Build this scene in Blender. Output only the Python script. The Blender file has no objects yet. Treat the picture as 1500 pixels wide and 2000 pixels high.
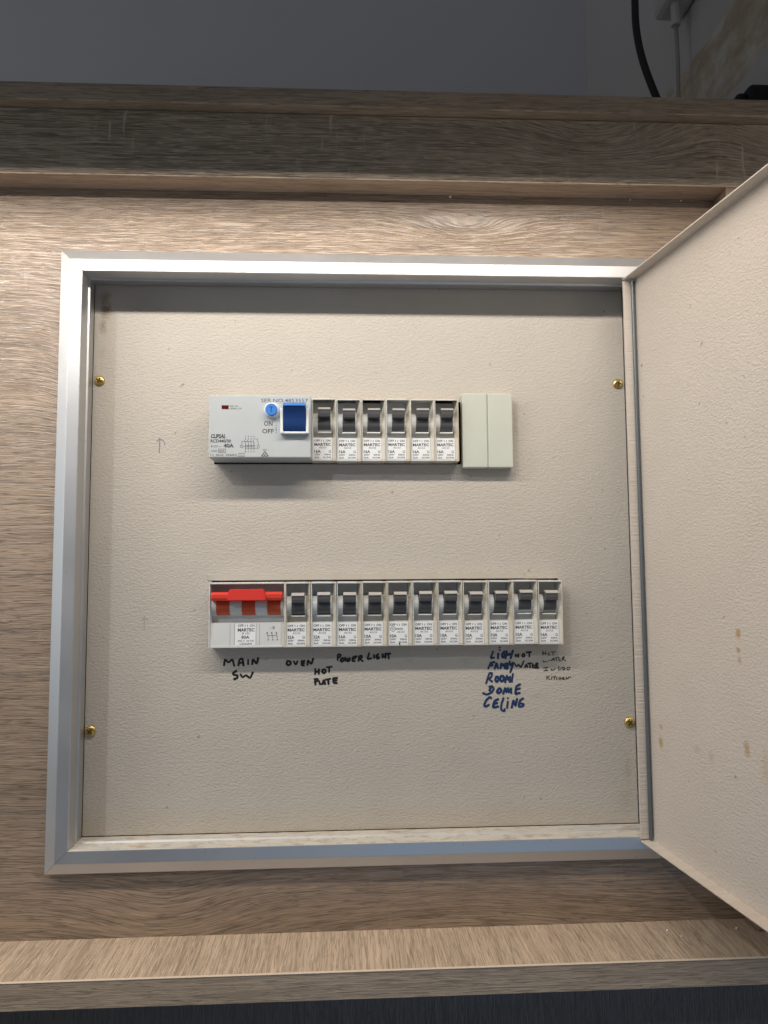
import bpy, bmesh, math, random
from mathutils import Vector, Matrix
random.seed(7)
S = bpy.context.scene
COL = S.collection
R = math.radians

# ------------------------------------------------------------------ camera
cam = bpy.data.cameras.new('camera'); co = bpy.data.objects.new('camera', cam); COL.objects.link(co)
cam.sensor_fit = 'HORIZONTAL'; cam.sensor_width = 36.0; cam.lens = 36.0*1416.78/1500.0
cam.clip_start = .01; cam.clip_end = 50
_r = Vector((.998807, -.048359, -.006824)); _u = Vector((.003138, -.075907, .997110)); _f = Vector((.048737, .995942, .075665))
co.matrix_world = Matrix(((_r.x, _u.x, -_f.x, .19766), (_r.y, _u.y, -_f.y, -.50566), (_r.z, _u.z, -_f.z, 0), (0, 0, 0, 1)))
S.camera = co
# ------------------------------------------------------------------ light
w = bpy.data.worlds.new('World'); S.world = w; w.use_nodes = True
w.node_tree.nodes['Background'].inputs[0].default_value = (.93, .94, 1.0, 1)
w.node_tree.nodes['Background'].inputs[1].default_value = .095
def lamp(name, kind, loc, target, power, col, **k):
    l = bpy.data.lights.new(name, kind); o = bpy.data.objects.new(name, l); COL.objects.link(o)
    o.location = loc; o.rotation_euler = (Vector(target)-Vector(loc)).to_track_quat('-Z', 'Y').to_euler()
    l.energy = power; l.color = col
    for a, b in k.items(): setattr(l, a, b)
    return o
# warm strip light fixed in front of and just above the shelf, shining down the board
strip = lamp('strip_light', 'AREA', (-.08, -.25, .350), (-.08, .27, -.45), 4.05, (1.0, .90, .785), shape='RECTANGLE', size=1.1, size_y=.022)
# ceiling lamp behind the left shoulder
spot = lamp('ceiling_lamp', 'SPOT', (-.53, -1.2, .90), (.20, 0, -.13), 16, (.90, .96, 1.0), spot_size=R(27), spot_blend=.35, shadow_soft_size=.012)
# cool daylight: a window off to the left
win = lamp('window_daylight', 'AREA', (-1.3, -.75, .10), (.35, -.1, -.05), 3.0, (.84, .94, 1.0), shape='RECTANGLE', size=.7, size_y=.8)
blue_fill = lamp('low_blue_fill', 'AREA', (.46, -1.3, -.72), (.25, 0, -.05), 1.25, (.36, .64, 1.0), shape='RECTANGLE', size=.95, size_y=.5)  # added blue fill light, also mirrored in the frame's bottom rail
v = S.view_settings; v.view_transform = 'Standard'; v.look = 'None'; v.gamma = 1; v.exposure = 0; v.use_curve_mapping = False
S.render.engine = 'CYCLES'; S.render.resolution_x = 768; S.render.resolution_y = 1024

# ------------------------------------------------------------------ node helpers
class NT:
    def __init__(s, name):
        s.m = bpy.data.materials.new(name); s.m.use_nodes = True; s.t = s.m.node_tree
        s.b = s.t.nodes['Principled BSDF']; s._o = None
    def n(s, kind, **k):
        x = s.t.nodes.new(kind)
        for a, b in k.items(): setattr(x, a, b)
        return x
    def l(s, a, b): s.t.links.new(a, b)
    def put(s, sock, val):
        if hasattr(val, 'is_linked'): s.l(val, sock)
        else: sock.default_value = val
    def math(s, op, a, b=0.0, c=None, clamp=False):
        x = s.n('ShaderNodeMath', operation=op); x.use_clamp = clamp
        s.put(x.inputs[0], a); s.put(x.inputs[1], b)
        if c is not None: s.put(x.inputs[2], c)
        return x.outputs[0]
    def xyz(s):
        if s._o is None:
            c = s.n('ShaderNodeTexCoord'); p = s.n('ShaderNodeSeparateXYZ'); s.l(c.outputs['Object'], p.inputs[0])
            s._o = (p.outputs[0], p.outputs[1], p.outputs[2])
        return s._o
    def vec(s, a, b, c=0.0):
        x = s.n('ShaderNodeCombineXYZ'); s.put(x.inputs[0], a); s.put(x.inputs[1], b); s.put(x.inputs[2], c); return x.outputs[0]
    def noise(s, vec, scale=1.0, detail=2.0, rough=.5, dist=0.0):
        x = s.n('ShaderNodeTexNoise'); s.l(vec, x.inputs['Vector'])
        x.inputs['Scale'].default_value = scale; x.inputs['Detail'].default_value = detail
        x.inputs['Roughness'].default_value = rough; x.inputs['Distortion'].default_value = dist
        return x.outputs['Fac']
    def ramp(s, fac, stops):
        x = s.n('ShaderNodeValToRGB'); s.l(fac, x.inputs[0]); e = x.color_ramp.elements
        while len(e) < len(stops): e.new(.5)
        for i, (p, c) in enumerate(stops):
            e[i].position = p; e[i].color = (c, c, c, 1) if not hasattr(c, '__len__') else (*c, 1)
        return x.outputs[0]
    def mix(s, fac, a, b, mode='MIX'):
        x = s.n('ShaderNodeMix', data_type='RGBA', blend_type=mode); s.put(x.inputs[0], fac)
        for i, c in ((6, a), (7, b)):
            if hasattr(c, 'is_linked'): s.l(c, x.inputs[i])
            else: x.inputs[i].default_value = (*c, 1)
        return x.outputs[2]
    def bump(s, h, dist, strength=1.0):
        x = s.n('ShaderNodeBump'); s.l(h, x.inputs['Height']); x.inputs['Distance'].default_value = dist
        x.inputs['Strength'].default_value = strength; s.l(x.outputs[0], s.b.inputs['Normal'])
    def col(s, c):
        i = s.b.inputs['Base Color']
        if hasattr(c, 'is_linked'): s.l(c, i)
        else: i.default_value = (*c, 1)
    def set(s, rough=.5, metal=0.0, spec=None, **k):
        s.put(s.b.inputs['Roughness'], rough); s.put(s.b.inputs['Metallic'], metal)
        if spec is not None: s.b.inputs['Specular IOR Level'].default_value = spec
        for a, b in k.items(): s.b.inputs[a].default_value = b
    def blob(s, a, b, a0, b0, ra, rb, ns, edge=.35):
        """soft-edged stain of its own ragged shape"""
        da = s.math('DIVIDE', s.math('SUBTRACT', a, a0), ra); db = s.math('DIVIDE', s.math('SUBTRACT', b, b0), rb)
        d = s.math('SQRT', s.math('ADD', s.math('MULTIPLY', da, da), s.math('MULTIPLY', db, db)))
        d = s.math('ADD', d, s.math('MULTIPLY', s.math('SUBTRACT', ns, .5), 1.6))
        return s.math('DIVIDE', s.math('SUBTRACT', 1.0, d), edge, clamp=True)

def wood(name, u, vv, light, dark, knots=(), fleck=.5, saw=.3, seed=0.0, plus=None, contrast=1.0, rough=.34, lines=.30):
    t = NT(name); o = t.xyz(); U = t.math('ADD', o[u], seed); V = o[vv] if plus is None else t.math('ADD', o[vv], o[plus])
    warp = t.math('MULTIPLY', t.math('SUBTRACT', t.noise(t.vec(t.math('MULTIPLY', U, 3.0), t.math('MULTIPLY', V, 7.0), seed), 1, 1), .5), .009)
    V2 = t.math('ADD', V, warp)
    for (ku, kv, ru, rv, amp) in knots:
        a = t.math('DIVIDE', t.math('SUBTRACT', o[u], ku), ru); b = t.math('DIVIDE', t.math('SUBTRACT', V, kv), rv)
        g = t.math('EXPONENT', t.math('MULTIPLY', t.math('ADD', t.math('MULTIPLY', a, a), t.math('MULTIPLY', b, b)), -1.0))
        V2 = t.math('ADD', V2, t.math('MULTIPLY', g, amp))
    fine = t.noise(t.vec(t.math('MULTIPLY', U, 45.0), t.math('MULTIPLY', V2, 1500.0), seed), 1, 1, .5)
    mid = t.noise(t.vec(t.math('MULTIPLY', U, 9.0), t.math('MULTIPLY', V2, 120.0), seed+3), 1, 3, .6)
    band = t.noise(t.vec(t.math('MULTIPLY', U, 2.2), t.math('MULTIPLY', V2, 30.0), seed+7), 1, 2)
    na = t.noise(t.vec(t.math('MULTIPLY', U, 15.0), t.math('MULTIPLY', V2, 500.0), seed+11), 1, 2, .5)
    nb = t.noise(t.vec(t.math('MULTIPLY', U, 30.0), t.math('MULTIPLY', V2, 780.0), seed+13), 1, 1, .5)
    k = t.math('ADD', t.math('MULTIPLY', t.math('SUBTRACT', fine, .5), .9*contrast), t.math('MULTIPLY', t.math('SUBTRACT', mid, .5), .9*contrast))
    k = t.math('ADD', k, t.math('MULTIPLY', t.math('SUBTRACT', band, .5), .8))
    k = t.math('ADD', k, .55, clamp=True)
    c = t.mix(k, dark, light)
    def hair(n, at, w_): return t.math('SUBTRACT', 1.0, t.math('DIVIDE', t.math('ABSOLUTE', t.math('SUBTRACT', n, at)), w_), clamp=True)
    pm = t.math('MAXIMUM', hair(na, .46, .035), t.math('MULTIPLY', hair(nb, .44, .04), .8))
    lm = t.math('MAXIMUM', hair(na, .54, .035), hair(nb, .53, .04))
    c = t.mix(t.math('MULTIPLY', lm, lines), c, tuple(min(1, x*1.25) for x in light))  # pale hairlines beside the dark ones paint in highlights of embossed grain
    c = t.mix(t.math('MULTIPLY', pm, .72), c, tuple(x*.55 for x in dark))
    # pale flecks: rows of short cracks, some running across the grain like saw marks
    fl = t.ramp(t.noise(t.vec(t.math('MULTIPLY', U, 55.0), t.math('MULTIPLY', V2, 480.0), seed+17), 1, 2, .6), [(.60, 0.0), (.70, 1.0)])
    c = t.mix(t.math('MULTIPLY', fl, fleck), c, tuple(min(1, x*1.35) for x in light))
    sw = t.ramp(t.noise(t.vec(t.math('MULTIPLY', U, 230.0), t.math('MULTIPLY', V, 26.0), seed+23), 1, 2, .6), [(.63, 0.0), (.72, 1.0)])
    br = t.ramp(t.noise(t.vec(t.math('MULTIPLY', U, 14.0), t.math('MULTIPLY', V, 22.0), seed+29), 1, 1), [(.45, 0.0), (.65, 1.0)])
    c = t.mix(t.math('MULTIPLY', t.math('MULTIPLY', sw, br), saw), c, tuple(min(1, x*1.2) for x in light))
    t.col(c); t.set(rough=rough, spec=.9)
    t.bump(t.math('SUBTRACT', lm, pm), .00012, .5)
    return t.m

LT = (.41, .300, .212); DK = (.115, .083, .060)
M = {}
M['wood'] = wood('laminate_oak', 0, 2, LT, DK, knots=[(.285, .2435, .045, .010, .012), (.075, -.232, .05, .03, .014), (.27, -.235, .10, .02, -.01), (.008, .145, .02, .05, .008)], fleck=.12, saw=.25)
M['wood_fascia'] = wood('laminate_oak_fascia', 0, 2, (.46, .375, .275), (.14, .11, .08), knots=[(.37, .285, .05, .02, .014), (.46, .300, .04, .03, -.012)], fleck=.55, saw=.9, seed=4.3, plus=1, lines=.8)
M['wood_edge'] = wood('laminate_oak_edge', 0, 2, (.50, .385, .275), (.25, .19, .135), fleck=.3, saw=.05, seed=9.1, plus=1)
M['wood_shelf'] = wood('laminate_oak_shelf', 1, 0, (.70, .55, .41), (.36, .275, .20), fleck=.25, saw=.1, seed=2.7)
M['wood_side'] = wood('laminate_oak_side', 2, 1, LT, DK, fleck=.4, saw=.1, seed=6.0)
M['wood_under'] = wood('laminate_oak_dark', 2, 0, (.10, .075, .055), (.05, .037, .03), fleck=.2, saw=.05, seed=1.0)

def leather(name, base, dirt):
    t = NT(name); o = t.xyz()
    v1 = t.vec(t.math('MULTIPLY', o[0], 430.0), t.math('MULTIPLY', o[2], 720.0), o[1])
    n1 = t.noise(v1, 1, 2, .55, .6)
    n2 = t.noise(t.vec(o[0], o[2], 3.0), 26, 3)
    rag = t.noise(t.vec(t.math('MULTIPLY', o[0], 240.0), t.math('MULTIPLY', o[2], 240.0), 1.0), 1, 4, .65)
    c = t.mix(n2, tuple(x*.94 for x in base), tuple(min(1, x*1.05) for x in base))
    for (a, b, ra, rb, col, amt, edge) in dirt:
        c = t.mix(t.math('MULTIPLY', t.blob(o[0], o[2], a, b, ra, rb, rag, edge), amt), c, col)
    c = t.mix(t.ramp(t.noise(t.vec(o[0], o[2], 9.0), 190, 1), [(.76, 0.0), (.79, .5)]), c, (.2, .15, .1))
    t.col(c); t.set(rough=.5, spec=.4)
    t.bump(t.math('POWER', n1, 1.4), .0011, .5)
    return t.m
BEIGE_LIT = (.61, .55, .49); PANEL = (.485, .450, .400)  # door beige lighter than the panel's: extra light put into its colour
BR = (.20, .14, .085); TAN = (.42, .27, .11); GREY = (.30, .27, .22)
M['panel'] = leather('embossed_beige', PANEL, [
    (.0200, .199, .006, .007, BR, .7, 1.0), (.0207, .189, .0055, .008, BR, .9, .9), (.0188, .177, .0035, .008, BR, .7, 1.1), (.0188, .157, .003, .005, BR, .25, 1.2),
    (.3990, -.146, .004, .013, BR, .28, 1.4), (.3970, -.168, .009, .012, BR, .22, 1.6), (.3215, .1047, .003, .022, BR, .35, 1.3), (.2255, .0660, .006, .003, BR, .25, 1.2),
    (.2412, -.0672, .006, .003, GREY, .35, 1.2), (.2820, -.0678, .007, .003, GREY, .3, 1.2), (.3339, -.0941, .008, .003, GREY, .3, 1.2), (.215, -.184, .21, .004, TAN, .25, 1.5),
    (.225, .1235, .13, .0025, (.45, .36, .24), .35, 1.0)])
M['door'] = leather('embossed_beige_door_lit', BEIGE_LIT, [
    (.0994, -.0384, .003, .0035, TAN, .75, .5), (.0990, -.0475, .0022, .002, TAN, .7, .5), (.0995, -.0530, .0022, .0022, TAN, .6, .6),
    (.0159, -.1068, .0022, .0025, TAN, .7, .6), (.0153, -.1165, .0032, .0042, TAN, .75, .5), (.1025, -.1010, .003, .0062, TAN, .7, .6),
    (.0551, -.1116, .006, .003, BR, .3, 1.2), (.0703, -.1133, .004, .005, BR, .3, 1.2), (.1168, -.1068, .006, .012, (.45, .33, .2), .5, 1.2),
    (.20, -.186, .22, .004, (.40, .28, .16), .55, 1.2)])
def plain(name, col, rough=.45, metal=0.0, spec=.5, var=.06, scale=60, bump=0, **k):
    t = NT(name); o = t.n('ShaderNodeTexCoord').outputs['Object']
    n = t.noise(o, scale, 3)
    t.col(t.mix(n, tuple(x*(1-var) for x in col), tuple(min(1, x*(1+var)) for x in col))); t.set(rough=rough, metal=metal, spec=spec, **k)
    if bump: t.bump(t.noise(o, 900, 2), bump, .5)
    return t.m
def alu():
    t = NT('anodised_aluminium'); o = t.xyz()
    n = t.noise(t.vec(t.math('MULTIPLY', o[0], 20.0), t.math('MULTIPLY', o[2], 20.0), o[1]), 1, 3)
    sc = t.ramp(t.noise(t.vec(t.math('MULTIPLY', o[0], 160.0), t.math('MULTIPLY', o[2], 160.0), o[1]), 1, 2), [(.70, 0.0), (.76, 1.0)])
    c = t.mix(n, (.52, .53, .545), (.60, .605, .615)); c = t.mix(t.math('MULTIPLY', sc, .5), c, (.36, .34, .31))
    # dust and old paint lying on the upward faces of the rails
    nz = t.n('ShaderNodeSeparateXYZ'); t.l(t.n('ShaderNodeNewGeometry').outputs['Normal'], nz.inputs[0])
    up = t.math('MULTIPLY', t.math('MULTIPLY', t.math('SUBTRACT', nz.outputs[2], .4), 3.0, clamp=True), t.ramp(t.noise(t.vec(t.math('MULTIPLY', o[0], 45.0), t.math('MULTIPLY', o[1], 220.0), 2.0), 1, 4, .65), [(.30, 1.0), (.66, .55)]))
    dc = t.mix(t.ramp(t.noise(t.vec(t.math('MULTIPLY', o[0], 90.0), t.math('MULTIPLY', o[1], 160.0), 5.0), 1, 4, .7), [(.50, 0.0), (.68, 1.0)]), (.62, .58, .50), (.36, .26, .16))
    c = t.mix(up, c, dc)
    t.col(c); t.set(rough=t.math('ADD', t.math('ADD', .36, t.math('MULTIPLY', n, .14)), t.math('MULTIPLY', up, .35)), metal=t.math('MULTIPLY', t.math('SUBTRACT', 1.0, up), .85), spec=.5); return t.m
M['alu'] = alu()
M['white'] = plain('white_plastic', (.455, .49, .51), .42)
M['body'] = plain('breaker_white_plastic', (.59, .61, .615), .45)
M['cream'] = plain('aged_cream_plastic', (.60, .565, .49), .5, var=.12, scale=180)
M['body_b'] = plain('breaker_white_plastic_aged', (.59, .59, .565), .5, var=.1, scale=140)
M['body_c'] = plain('breaker_white_plastic_pale', (.62, .645, .655), .42)
M['cream_b'] = plain('aged_cream_plastic_grimy', (.55, .50, .41), .55, var=.2, scale=220)
M['blocker'] = plain('dark_blocker', (.05, .05, .055), .6)
M['label'] = plain('white_label', (.73, .76, .785), .5)
M['ink'] = plain('black_print', (.045, .045, .05), .6)
M['ink_grey'] = plain('grey_print', (.09, .09, .10), .6)
M['marker'] = plain('black_marker', (.010, .010, .011), .45)
M['marker_blue'] = plain('blue_marker', (.008, .031, .105), .45, var=.5, scale=220)
M['pen'] = plain('faded_pen', (.22, .22, .30), .7)
M['pencil'] = plain('faded_pencil', (.36, .32, .27), .7)
M['black'] = plain('black_toggle_plastic', (.082, .083, .087), .42)
M['tip'] = plain('worn_lit_grey_plastic', (.42, .41, .39), .4)  # wear and light on the lever's upward bevel both put into this grey
M['red'] = plain('red_plastic', (.66, .045, .035), .36)
M['orange'] = plain('orange_red_plastic', (.50, .075, .018), .45, var=.15, scale=120)
M['blue'] = plain('dark_blue_plastic', (.005, .034, .15), .42)
M['lblue'] = plain('blue_plastic', (.035, .20, .62), .4)
M['led'] = plain('dark_red_lens', (.10, .008, .006), .15)
M['blank'] = plain('translucent_cream_plastic', (.54, .565, .505), .38, var=.03, **{'Subsurface Weight': .25, 'Subsurface Radius': (.004, .004, .003)})
M['brass'] = plain('brass_plated_screw', (.62, .45, .14), .28, metal=.9, var=.2, scale=300)
M['dark'] = plain('dark_recess', (.02, .018, .016), .8)
M['slot'] = plain('dark_screw_recess', (.05, .035, .015), .6)
M['steel'] = plain('grey_hinge_steel', (.13, .15, .165), .4, metal=.4)
M['seam'] = plain('dark_seam', (.16, .14, .12), .7)
M['cable'] = plain('black_rubber_cable', (.008, .008, .010), .5)
M['adapter'] = plain('white_adapter_plastic', (.62, .60, .58), .35)
M['greycable'] = plain('grey_white_cable', (.40, .39, .37), .5)
M['wall'] = plain('painted_wall', (.69, .68, .71), .7, var=.03, scale=5, bump=.0003)
def sidewall():
    t = NT('worn_painted_wall'); o = t.xyz()
    rag = t.noise(t.vec(t.math('MULTIPLY', o[1], 14.0), t.math('MULTIPLY', o[2], 40.0), 0.0), 1, 5, .7)
    d = t.math('ABSOLUTE', t.math('SUBTRACT', o[2], .487))
    m = t.math('DIVIDE', t.math('SUBTRACT', t.math('ADD', .046, t.math('MULTIPLY', t.math('SUBTRACT', rag, .5), .07)), d), .006, clamp=True)
    st = t.mix(t.ramp(t.noise(t.vec(t.math('MULTIPLY', o[1], 24.0), t.math('MULTIPLY', o[2], 34.0), 4.0), 1, 4, .65), [(.40, 0.0), (.62, 1.0)]), (.56, .45, .31), (.80, .75, .64))
    t.col(t.mix(m, (.68, .66, .64), st)); t.set(rough=.6); return t.m
M['sidewall'] = sidewall()
M['crumb'] = plain('plaster_crumb', (.85, .83, .8), .8)

# ------------------------------------------------------------------ mesh helpers
class MB:
    def __init__(s): s.b = bmesh.new()
    def poly(s, pts):
        return s.b.faces.new([s.b.verts.new(p) for p in pts])
    def box(s, x0, x1, y0, y1, z0, z1, bev=0):
        r = bmesh.ops.create_cube(s.b, size=1)['verts']
        for q in r: q.co = Vector(((x0+x1)/2+q.co.x*(x1-x0), (y0+y1)/2+q.co.y*(y1-y0), (z0+z1)/2+q.co.z*(z1-z0)))
        if bev:
            e = list({e for q in r for e in q.link_edges})
            bmesh.ops.bevel(s.b, geom=e, offset=bev, segments=2, affect='EDGES', profile=.5)
        return s
    def prism(s, prof, x0, x1, bev=0):
        """profile of (y, z) points swept along x"""
        a = [s.b.verts.new((x0, y, z)) for y, z in prof]; c = [s.b.verts.new((x1, y, z)) for y, z in prof]; n = len(prof)
        f = [s.b.faces.new(a), s.b.faces.new(c[::-1])]
        for i in range(n): f.append(s.b.faces.new((a[i], a[(i+1) % n], c[(i+1) % n], c[i])))
        bmesh.ops.recalc_face_normals(s.b, faces=f)
        if bev: bmesh.ops.bevel(s.b, geom=list({e for q in a+c for e in q.link_edges}), offset=bev, segments=2, affect='EDGES', profile=.5)
        return s
    def disc(s, cx, cz, y0, y1, r0, r1, n=24):
        """short cylinder / dome along -y"""
        m = Matrix.Translation((cx, (y0+y1)/2, cz)) @ Matrix.Rotation(R(90), 4, 'X')
        bmesh.ops.create_cone(s.b, cap_ends=True, segments=n, radius1=r0, radius2=r1, depth=abs(y1-y0), matrix=m)
        return s
    def tube(s, pts, r, n=10, sy=1.0):
        pts = [Vector(p) for p in pts]; rings = []
        for i, p in enumerate(pts):
            d = (pts[min(i+1, len(pts)-1)]-pts[max(i-1, 0)]).normalized()
            a = d.cross(Vector((0, 1, 0)) if abs(d.y) < .9 else Vector((1, 0, 0))).normalized(); b = d.cross(a)
            rings.append([s.b.verts.new(p+a*math.cos(2*math.pi*k/n)*r+b*math.sin(2*math.pi*k/n)*r) for k in range(n)])
        for i in range(len(rings)-1):
            for k in range(n): s.b.faces.new((rings[i][k], rings[i][(k+1) % n], rings[i+1][(k+1) % n], rings[i+1][k]))
        s.b.faces.new(rings[0][::-1]); s.b.faces.new(rings[-1])
        return s
    def plate(s, xs, zs, holes, y0, y1):
        """flat plate between y0 (front) and y1 with rectangular holes, one clean solid"""
        X = sorted(set(list(xs)+[h[i] for h in holes for i in (0, 1)])); Z = sorted(set(list(zs)+[h[i] for h in holes for i in (2, 3)]))
        inh = lambda x, z: any(h[0] < x < h[1] and h[2] < z < h[3] for h in holes)
        fs = []
        V = {}
        g = lambda x, z: V.setdefault((x, z), s.b.verts.new((x, y0, z))) if (x, z) not in V else V[(x, z)]
        for i in range(len(X)-1):
            for j in range(len(Z)-1):
                if not inh((X[i]+X[i+1])/2, (Z[j]+Z[j+1])/2):
                    fs.append(s.b.faces.new((g(X[i], Z[j]), g(X[i+1], Z[j]), g(X[i+1], Z[j+1]), g(X[i], Z[j+1]))))
        r = bmesh.ops.extrude_face_region(s.b, geom=fs)
        for q in r['geom']:
            if isinstance(q, bmesh.types.BMVert): q.co.y = y1
        bmesh.ops.recalc_face_normals(s.b, faces=s.b.faces[:])
        return s
    def mesh(s, name, mat, smooth=False):
        bmesh.ops.recalc_face_normals(s.b, faces=s.b.faces[:]) if smooth else None
        me = bpy.data.meshes.new(name); s.b.to_mesh(me); s.b.free()
        me.materials.append(M[mat] if isinstance(mat, str) else mat)
        if smooth:
            me.polygons.foreach_set('use_smooth', [True]*len(me.polygons)); me.update()
        return me
    def build(s, name, mat, parent=None, smooth=False):
        return link(name, s.mesh(name, mat, smooth), parent)
def link(name, me, parent=None, loc=None):
    o = bpy.data.objects.new(name, me); COL.objects.link(o)
    if parent is not None: o.parent = parent
    if loc is not None: o.location = loc
    return o
def tag(o, label=None, cat=None, group=None, kind=None):
    for k, val in (('label', label), ('category', cat), ('group', group), ('kind', kind)):
        if val: o[k] = val
    return o
def empty(name, loc=(0, 0, 0)):
    o = bpy.data.objects.new(name, None); o.empty_display_size = .01; COL.objects.link(o); o.location = loc; return o
def smooth_edges(me, ang=35):
    me.polygons.foreach_set('use_smooth', [True]*len(me.polygons))
    b = bmesh.new(); b.from_mesh(me)
    for e in b.edges: e.smooth = len(e.link_faces) == 2 and e.calc_face_angle(0) < R(ang)
    b.to_mesh(me); b.free(); return me
def text_into(mb, body, x, z, h, width=None, bold=0.0, shear=0.0, y=0.0):
    """flat lettering in the xz plane: cap height h, left x, baseline z, squeezed to width"""
    c = bpy.data.curves.new('t', 'FONT'); c.body = body; c.size = 1.0; c.shear = shear; c.offset = bold; c.resolution_u = 2
    o = bpy.data.objects.new('t', c); COL.objects.link(o)
    bpy.context.view_layer.update()
    me = o.to_mesh(); me = me.copy() if me else None
    vs = [q.co.copy() for q in me.vertices]; fs = [tuple(p.vertices) for p in me.polygons]
    o.to_mesh_clear(); bpy.data.objects.remove(o); bpy.data.curves.remove(c); bpy.data.meshes.remove(me)
    x0 = min(q.x for q in vs); x1 = max(q.x for q in vs); k = h/.70
    sx = (width/(x1-x0)) if width else k
    nv = [mb.b.verts.new((x+(q.x-x0)*sx, y, z+q.y*k)) for q in vs]
    for f in fs:
        try: mb.b.faces.new([nv[i] for i in f])
        except ValueError: pass
def bar(mb, x0, z0, x1, z1, t, y=0.0):
    d = Vector((x1-x0, 0, z1-z0)); n = Vector((-d.z, 0, d.x)).normalized()*t/2
    a, b = Vector((x0, y, z0)), Vector((x1, y, z1))
    mb.poly([a-n, b-n, b+n, a+n])

# ================================================================== setting
o = MB().box(-.9, 1.0, .52, .54, -.6, 1.6).build('wall', 'wall'); tag(o, kind='structure')
o = MB().box(.56, .58, -.6, .52, .20, 1.6).build('side_wall', 'sidewall'); tag(o, kind='structure')

# wood-grain surround
cab = tag(empty('cabinet_surround', (.2, 0, -.258)), 'wood grain laminate cabinet niche with a ledge, surrounding the switchboard', 'cabinet')
def cpart(name, mb, mat, bevel=False):
    o = mb.build(name, mat, cab); o.matrix_parent_inverse = Matrix.Translation((-.2, 0, .258)); return o
cpart('back_panel', MB().plate((-.6, .4755), (-.2425, .2690), [(.006, .411, -.192, .214)], 0, .016), 'wood')
cpart('fascia', MB().box(-.6, .62, -.0193, .0, .2705, .3159, .0004), 'wood_fascia')
cpart('soffit_bounce_strip', MB().box(-.6, .62, -.0190, .0, .2692, .2703), wood('laminate_oak_soffit_lit', 0, 1, (.66, .50, .37), (.40, .30, .22), fleck=.2, saw=.05, seed=3.3))  # paler laminate: bounce light on the underside put into its colour
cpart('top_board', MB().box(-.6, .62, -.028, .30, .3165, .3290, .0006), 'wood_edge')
cpart('shelf_board', MB().box(-.6, .62, -.0496, .016, -.2577, -.2425, .0004), 'wood_shelf')
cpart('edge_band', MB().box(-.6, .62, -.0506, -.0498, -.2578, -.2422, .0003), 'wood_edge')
cpart('edge_highlight', MB().box(-.6, .62, -.0509, -.0490, -.2421, -.2417, .00015), plain('pale_edge_highlight', (.72, .60, .48), .45))  # added pale strip painting in the highlight along the shelf's front edge
cpart('side_panel', MB().box(.4680, .4840, -.0186, -.0003, -.2420, .2690, .0003), 'wood_side')
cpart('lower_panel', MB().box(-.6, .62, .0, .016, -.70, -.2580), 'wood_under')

# ================================================================== enclosure
ox0, ox1, oz0, oz1 = -.0032, .4210, -.2005, .2232
enc = tag(empty('switchboard_enclosure', (.209, 0, oz0)), 'recessed switchboard with aluminium frame, beige embossed panel and open hinged door', 'switchboard')
EI = Matrix.Translation((-.209, 0, -oz0))
def epart(name, o): o.parent = enc; o.matrix_parent_inverse = EI; return o
# rail section: inward distance from the outer edge, depth y
prof = [(.0017, -.0003), (.0017, -.0053), (.0093, -.0090), (.0177, -.0090), (.0177, .0030), (.0188, .0036), (.0188, .0052), (.0170, .0060), (.0156, .0212), (.0120, .0212), (.0120, -.0003)]
def rail(side):
    m = MB(); rings = []
    for end in (0, 1):
        ring = []
        for d, y in prof:
            if side == 'L': p = (ox0+d, y, (oz0+d) if end == 0 else (oz1-d))
            if side == 'R': p = (ox1-d, y, (oz0+d) if end == 0 else (oz1-d))
            if side == 'T': p = ((ox0+d) if end == 0 else (ox1-d), y, oz1-d)
            if side == 'B': p = ((ox0+d) if end == 0 else (ox1-d), y, oz0+d)
            ring.append(m.b.verts.new(p))
        rings.append(ring)
    n = len(prof)
    for i in range(n): m.b.faces.new((rings[0][i], rings[0][(i+1) % n], rings[1][(i+1) % n], rings[1][i]))
    m.b.faces.new(rings[0]); m.b.faces.new(rings[1][::-1])
    # shrink a hair along its length so the mitre shows as a fine line
    c = {'L': 2, 'R': 2, 'T': 0, 'B': 0}[side]; mid = (oz0+oz1)/2 if c == 2 else (ox0+ox1)/2
    for q in m.b.verts: q.co[c] = mid+(q.co[c]-mid)*.9994
    bmesh.ops.recalc_face_normals(m.b, faces=m.b.faces[:])
    es = [e for e in m.b.edges if abs(e.verts[0].co.y-e.verts[1].co.y) < 1e-6 and e.verts[0].co.y < -.008 and e.calc_length() > .1]
    bmesh.ops.bevel(m.b, geom=es, offset=.0005, segments=2, affect='EDGES', profile=.5)
    return epart('frame_rail', m.build('frame_rail', 'alu'))
for s_ in 'LRTB': rail(s_)
# inner escutcheon panel
PY = .0220
CUT = [(.1003, .3140, .0752, .1217), (.0995, .3512, -.0561, -.0091)]
pan = epart('escutcheon_panel', MB().plate((.0126, .4052), (-.1846, .2080), CUT, PY, PY+.0015).build('escutcheon_panel', 'panel'))
epart('back_box', MB().box(.0110, .4068, .0840, .0850, -.1870, .2105).box(.0105, .0110, .0235, .0840, -.187, .2105).box(.4068, .4073, .0235, .0840, -.187, .2105)
      .box(.0110, .4068, .0235, .0840, -.1876, -.1870).box(.0110, .4068, .0235, .0840, .2105, .2111).build('back_box', 'dark'))
# smooth pressed strip above the lower cut-out
st = MB().box(.0965, .3260, PY-.0005, PY-.0001, -.0088, -.0045, .00018).build('pressed_edge', plain('smooth_beige', tuple(x*.93 for x in PANEL), .5), pan)
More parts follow.
